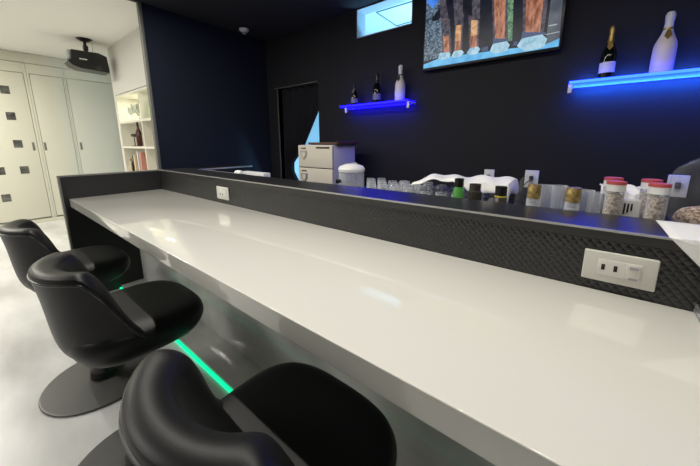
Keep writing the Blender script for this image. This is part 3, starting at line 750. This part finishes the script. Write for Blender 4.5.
# ------------------------------------------------------------------ chairs
def rimprof(a):     # a in 0 (back centre) .. 1 (front end of the arm)
    a = min(1, abs(a))
    s_ = .5 - .5 * math.cos(PI * min(1, max(0, (a - .42) / .40)))
    return s_
def make_chair(label, cx, cy, rz, bx, by, zback=.714):
    t = thing('swivel_bar_chair', (cx, cy, 0), label, 'chair', None, rz)
    SEAT = .472; ZB = .32
    # --- bucket shell
    NA = 44; loops = []; rim = []
    for i in range(NA + 1):
        a = -1 + 2 * i / NA; s_ = rimprof(a)
        ang = a * math.radians(118)                     # 0 = back
        sx, sy = math.sin(ang), -math.cos(ang)
        n_ = 2.15; rr = (abs(sx) ** n_ + abs(sy) ** n_) ** (-1 / n_)
        R0x, R0y = .215, .215                            # seat level half sizes
        lean = .014 * (1 - s_)
        h = zback * (1 - s_) + (SEAT - .02) * s_
        thk = .074 * (1 - s_) + .05 * s_
        def pt_(k, z): return Vector((sx * rr * (R0x * k), sy * rr * (R0y * k) , z))
        def off(p, d): return Vector((p.x + sx * rr * d, p.y + sy * rr * d, p.z))
        b0 = pt_(.35, ZB); b1 = pt_(.60, ZB + .010); b2 = pt_(.84, ZB + .05); b3 = off(pt_(.96, ZB + .11), 0)
        mid = off(pt_(1.02, ZB + .10 + (h - ZB - .10) * .55), -.01 * (1 - s_) + lean * .35)
        o1 = off(pt_(1.0, h - .035), lean); o2 = off(pt_(1.0, h - .010), lean + .004); tp = off(pt_(1.0, h), lean - thk * .45)
        i1 = off(pt_(1.0, h - .014), lean - thk * .98); i2 = off(pt_(1.0, h - .05), lean - thk * 1.12)
        i3 = pt_(.44 + .28 * s_, SEAT + (h - SEAT) * .36); i4 = pt_(.10 + .55 * s_, SEAT - .005)
        i5 = pt_(.08 + .3 * s_, SEAT - .05)
        loops.append([b0, b1, b2, b3, mid, o1, o2, tp, i1, i2, i3, i4, i5]); rim.append(o1)
    sh_ = MB(); sh_.grid(loops)
    bm = sh_.bm; bm.verts.ensure_lookup_table(); nl = len(loops[0])
    # close ends and the inside seam
    for e0 in (0, NA):
        vs = [bm.verts[e0 * nl + k_] for k_ in range(nl)]
        try: bm.faces.new(vs if e0 else vs[::-1])
        except ValueError: pass
    for i in range(NA):
        try: bm.faces.new((bm.verts[i * nl], bm.verts[(i + 1) * nl], bm.verts[(i + 1) * nl + nl - 1], bm.verts[i * nl + nl - 1]))
        except ValueError: pass
    bmesh.ops.recalc_face_normals(bm, faces=bm.faces)
    so = sh_.build('bucket_back', M['leather'], t, smooth=True)
    ss = so.modifiers.new('s', 'SUBSURF'); ss.levels = 1; ss.render_levels = 2
    # --- seat cushion
    rows = []
    NS = 48
    def seat_ring(k, z, dz=0):
        row = []
        for i in range(NS):
            th = 2 * PI * i / NS; c_, s2 = math.cos(th), math.sin(th); n_ = 3.2
            rr = (abs(c_) ** n_ + abs(s2) ** n_) ** (-1 / n_)
            x = c_ * rr * .222 * k; y = s2 * rr * .225 * k + .035
            fr = max(0, y) / .26
            x *= 1 + .05 * fr
            row.append(Vector((x, y, z - .012 * fr ** 3)))
        return row
    for k_, z_ in ((.02, ZB), (.50, ZB), (.74, ZB + .012), (.90, ZB + .045), (.98, ZB + .085), (1.0, ZB + .11), (.97, SEAT - .015), (.90, SEAT), (.75, SEAT + .008), (.4, SEAT + .006), (.02, SEAT + .005)):
        rows.append(seat_ring(k_, z_))
    sc = MB(); sc.grid(rows, closed=True)
    sc.bm.verts.ensure_lookup_table()
    sc.bm.faces.new([sc.bm.verts[i] for i in range(NS)][::-1]); sc.bm.faces.new([sc.bm.verts[(len(rows) - 1) * NS + i] for i in range(NS)])
    bmesh.ops.recalc_face_normals(sc.bm, faces=sc.bm.faces)
    se = sc.build('seat_cushion', M['leather'], t, smooth=True)
    ss = se.modifiers.new('s', 'SUBSURF'); ss.levels = 1; ss.render_levels = 1
    MB().tube([p + Vector((0, 0, .004)) for p in rim[3:-3]], .0045, 8).build('piping', M['leather_pipe'], so)
    # --- pedestal (base offset expressed in the chair's frame)
    q_ = Vector((bx - cx, by - cy)); q_.rotate(Matrix.Rotation(-rz, 2))
    MB().lathe([(0, 0), (.220, 0), (.222, .003), (.222, .008), (.2205, .0095), (.219, .010), (.215, .010), (.08, .0105), (.045, .011), (.042, .02), (0, .02)], (q_.x, q_.y, .0005), 48).build('round_base', M['base_metal'], t)
    MB().tube([(q_.x, q_.y, .02), (q_.x, q_.y, .06), (q_.x * .93, q_.y * .93, .11), (q_.x * .35, q_.y * .35, .235), (q_.x * .08, q_.y * .08, .268), (0, 0, .315)],
              [.050, .046, .044, .042, .042, .044], 16).build('stem', M['stem_metal'], t)
    MB().lathe([(.06, .298), (.08, .302), (.08, .319), (0, .319)], seg=24).build('swivel_plate', M['base_metal'], t)
    return t
make_chair('black leather swivel chair nearest the camera, under the middle of the counter', -.46, .305, 0, -1.10, .21)
make_chair('black leather swivel chair in the middle of the three, round base fully visible', -1.37, .285, 0, -1.715, .238)
make_chair('black leather swivel chair farthest away, beside the end panel of the bar', -2.22, .255, 0, -2.36, .36)

# ------------------------------------------------------------------ lamps
def area(name, loc, rot, sx, sy, col, e, parent=None):
    L = bpy.data.lights.new(name, 'AREA'); L.shape = 'RECTANGLE'; L.size = sx; L.size_y = sy; L.color = col; L.energy = e
    o = bpy.data.objects.new(name, L); C.objects.link(o); o.location = loc; o.rotation_euler = rot
    if parent: o.parent = parent
    return o
WARM = (1, .955, .86)
def lamp(name, label, x, y, sx, sy, e, col=WARM, cat='ceiling light'):
    t = thing(name, (x, y, ZC), label, cat)
    MB().box(-sx / 2 - .01, sx / 2 + .01, -sy / 2 - .01, sy / 2 + .01, -.02, -.0005, .002).build('fixture_body', M['white_plastic'], t)
    MB().box(-sx / 2, sx / 2, -sy / 2, sy / 2, -.0225, -.0202).build('diffuser', M['fixture'], t)
    area(name + '_light', (0, 0, -.026), (0, 0, 0), sx, sy, col, e, t)
lamp('linear_light', 'long slim ceiling light above the white bar counter', -1.08, .66, 4.1, .03, 44)
lamp('ceiling_panel_light', 'square ceiling panel light over the lounge floor near the closets', -4.9, -.6, .6, .6, 50)
lamp('ceiling_panel_light', 'added fill panel on the unseen ceiling behind the bar chairs', -2.6, -1.5, 1.4, .6, 34, (1, .97, .93))  # unseen fill, added to light the floor and chair backs
area('niche_lamp', ((sl + divx[0]) / 2, Y1 + .10, sz1 - .036), (0, 0, 0), .35, .05, (1, .97, .75), 2.2)
area('niche_lamp', ((sr + divx[0]) / 2, Y1 + .10, sz1 - .036), (0, 0, 0), .3, .05, (1, .97, .75), .8)
Lp_ = bpy.data.lights.new('passage_light', 'POINT'); Lp_.energy = 85; Lp_.color = (.30, .68, 1); Lp_.shadow_soft_size = .12
lo = bpy.data.objects.new('passage_light', Lp_); C.objects.link(lo); lo.location = (-1.3, 3.1, 1.5)
Lq_fill = bpy.data.lights.new('passage_light', 'POINT'); Lq_fill.energy = 26; Lq_fill.color = (.30, .68, 1); Lq_fill.shadow_soft_size = .12  # second light added to brighten the doorway gap, no known lamp
lo = bpy.data.objects.new('passage_light', Lq_fill); C.objects.link(lo); lo.location = (-3.0, 2.95, .9)

w = bpy.data.worlds.new('world'); w.use_nodes = True; bpy.context.scene.world = w
w.node_tree.nodes['Background'].inputs[0].default_value = (.5, .5, .55, 1); w.node_tree.nodes['Background'].inputs[1].default_value = .02
vs = bpy.context.scene.view_settings
vs.view_transform = 'Standard'; vs.look = 'None'; vs.exposure = 0; vs.gamma = 1; vs.use_curve_mapping = False
